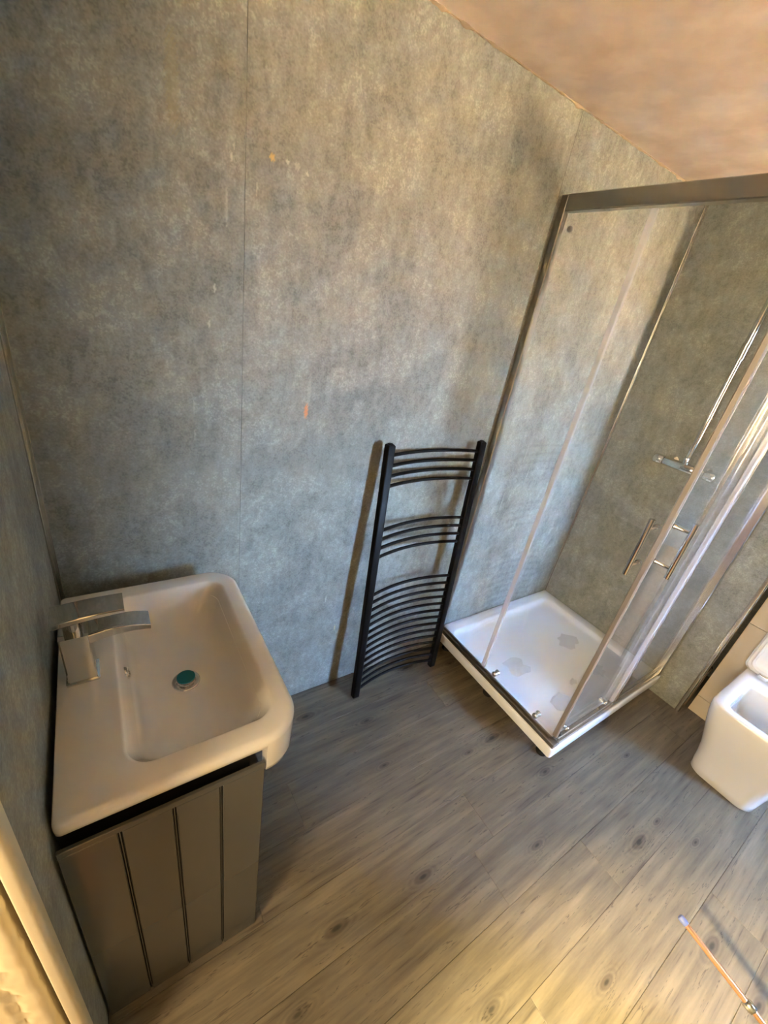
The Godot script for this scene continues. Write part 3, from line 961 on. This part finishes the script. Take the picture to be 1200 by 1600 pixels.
func copper_pipe(tip: Vector3, far: Vector3, label: String) -> void:
	var p := thing("copper_pipe", label, "pipe", Vector3(far.x + 0.015, 0, far.z + 0.07), "copper pipes coming up through the floor")
	var f := Vector3(far.x + 0.015, 0.0, far.z + 0.07)
	part(p, "pipe_run", tube([tip, far, Vector3(far.x + 0.005, 0.1, far.z + 0.035), Vector3(f.x, 0.06, f.z - 0.01), Vector3(f.x, 0.0005, f.z)], 0.0072, 14), M.copper)
	part(p, "end_cap", lathe([[0.0075, 0.0], [0.0085, 0.002], [0.0085, 0.018], [0.006, 0.020]], tip + (far - tip).normalized() * 0.014, (tip - far).normalized(), 16), M.cap, Vector3.ZERO, "blue-grey plastic cap")
	part(p, "olive_fitting", lathe([[0.0075, -0.012], [0.013, -0.010], [0.013, 0.006], [0.008, 0.010]], tip.lerp(far, 0.53), (tip - far).normalized(), 6), M.alu)

# ---------------------------------------------------------------- lights
func build_hall_window() -> void:
	# frosted hallway window, filled by low sun
	var glow := StandardMaterial3D.new()
	glow.albedo_color = Color(0.9, 0.85, 0.75)
	glow.emission_enabled = true
	glow.emission = Color(1.0, 0.86, 0.62)
	glow.emission_energy_multiplier = 0.12
	var x := -1.348
	var y0 := 0.95
	var y1 := 2.0
	var z0 := 0.85
	var z1 := 1.75
	var w := struct("window_2", boxes([[Vector3(x, y0, z0), Vector3(x + 0.04, y0 + 0.05, z1)], [Vector3(x, y1 - 0.05, z0), Vector3(x + 0.04, y1, z1)], [Vector3(x, y0 + 0.05, z0), Vector3(x + 0.04, y1 - 0.05, z0 + 0.05)], [Vector3(x, y0 + 0.05, z1 - 0.05), Vector3(x + 0.04, y1 - 0.05, z1)]], 0.003), M.white_frame)
	part(w, "window_pane_lit", box(Vector3(x, y0 + 0.05, z0 + 0.05), Vector3(x + 0.012, y1 - 0.05, z1 - 0.05)), glow, Vector3.ZERO, "frosted pane lit by the sun")
	var a := AreaLight3D.new()
	a.name = "hall_window_light"
	a.area_size = Vector2(z1 - z0 - 0.12, y1 - y0 - 0.12)
	a.light_color = Color(1.0, 0.91, 0.74)
	a.light_energy = HALL
	a.shadow_enabled = true
	a.area_range = 12.0
	add_child(a)
	a.position = Vector3(x + 0.03, (y0 + y1) / 2, (z0 + z1) / 2)
	a.rotation = Vector3(0, -PI / 2, 0)

# work lamp on a tripod in the hallway: its warm beam comes through the doorway onto the floor
func build_floodlight() -> void:
	var at := Vector3(-0.66, 1.62, 0.97)
	var aim := (Vector3(0.98, 0.0, 1.55) - at).normalized()
	var t := thing("work_lamp", "warm work lamp on a tripod in the hallway outside the door", "lamp", Vector3(-0.72, 0, 0.96))
	var glow := StandardMaterial3D.new()
	glow.albedo_color = Color(0.95, 0.9, 0.8)
	glow.emission_enabled = true
	glow.emission = Color(1.0, 0.86, 0.6)
	glow.emission_energy_multiplier = 0.3
	part(t, "housing", lathe([[0.05, -0.075], [0.075, -0.06], [0.085, -0.012], [0.085, -0.008]], at, aim, 24), M.black)
	part(t, "lamp_lens", lathe([[0.072, -0.008], [0.072, -0.004], [0.06, -0.002]], at, aim, 24), glow)
	part(t, "pole", tube([Vector3(-0.72, 0.30, 0.96), at - aim * 0.06], 0.012, 12), M.black)
	for k in 3:
		var q := TAU * k / 3.0 + 0.4
		part(t, "leg", tube([Vector3(-0.72, 0.50, 0.96), Vector3(-0.72 + cos(q) * 0.28, 0.008, 0.96 + sin(q) * 0.28)], 0.009, 10), M.black)
	var l := SpotLight3D.new()
	l.name = "work_lamp_light"
	l.light_color = Color(1.0, 0.91, 0.69)
	l.light_energy = FLOOD
	l.light_size = 0.075
	l.spot_angle = 17.0
	l.spot_angle_attenuation = 1.0
	l.spot_range = 10.0
	l.spot_attenuation = 2.0
	l.shadow_enabled = true
	add_child(l)
	l.look_at_from_position(at + aim * 0.004, at + aim)

const HALL := 0.17
const FLOOD := 1.1

func _ready() -> void:
	# camera, solved from the photograph's lines
	var cam := Camera3D.new()
	cam.name = "camera"
	add_child(cam)
	cam.transform = Transform3D(Basis(Vector3(0.832085, 0.166079, 0.529200), Vector3(0.115143, 0.881609, -0.457721), Vector3(-0.542565, 0.441796, 0.714450)).orthonormalized(), Vector3(0.1418, 1.5628, 1.1361))
	cam.fov = 101.645
	cam.near = 0.02
	cam.far = 200.0
	cam.current = true
	# sky and exposure
	var we := WorldEnvironment.new()
	we.name = "environment"
	var env := Environment.new()
	env.background_mode = Environment.BG_SKY
	var sky := Sky.new()
	var sm := ProceduralSkyMaterial.new()
	sm.sky_top_color = Color(0.50, 0.67, 0.91)
	sm.sky_horizon_color = Color(0.74, 0.85, 0.96)
	sm.ground_horizon_color = Color(0.62, 0.52, 0.40)
	sm.ground_bottom_color = Color(0.45, 0.37, 0.28)
	sm.sky_energy_multiplier = 1.0
	sm.sun_angle_max = 1.0
	sky.sky_material = sm
	env.sky = sky
	env.background_energy_multiplier = 6.6
	env.tonemap_mode = Environment.TONE_MAPPER_LINEAR
	env.tonemap_exposure = 39.0
	env.sdfgi_enabled = true
	env.ssao_enabled = true
	env.ssil_enabled = true
	we.environment = env
	add_child(we)
	# low sun from behind the house: it lights the ground in front of the window, never the room
	var sun := DirectionalLight3D.new()
	sun.name = "sun"
	sun.light_color = Color(1.0, 0.91, 0.76)
	sun.light_energy = 15.0
	sun.light_angular_distance = 0.5
	sun.shadow_enabled = true
	add_child(sun)
	sun.look_at_from_position(Vector3.ZERO, Vector3(0.25, -0.62, 0.75))
	make_materials()
	build_setting()
	build_hall_window()
	build_floodlight()
	build_vanity()
	build_radiator()
	build_shower()
	build_toilet()
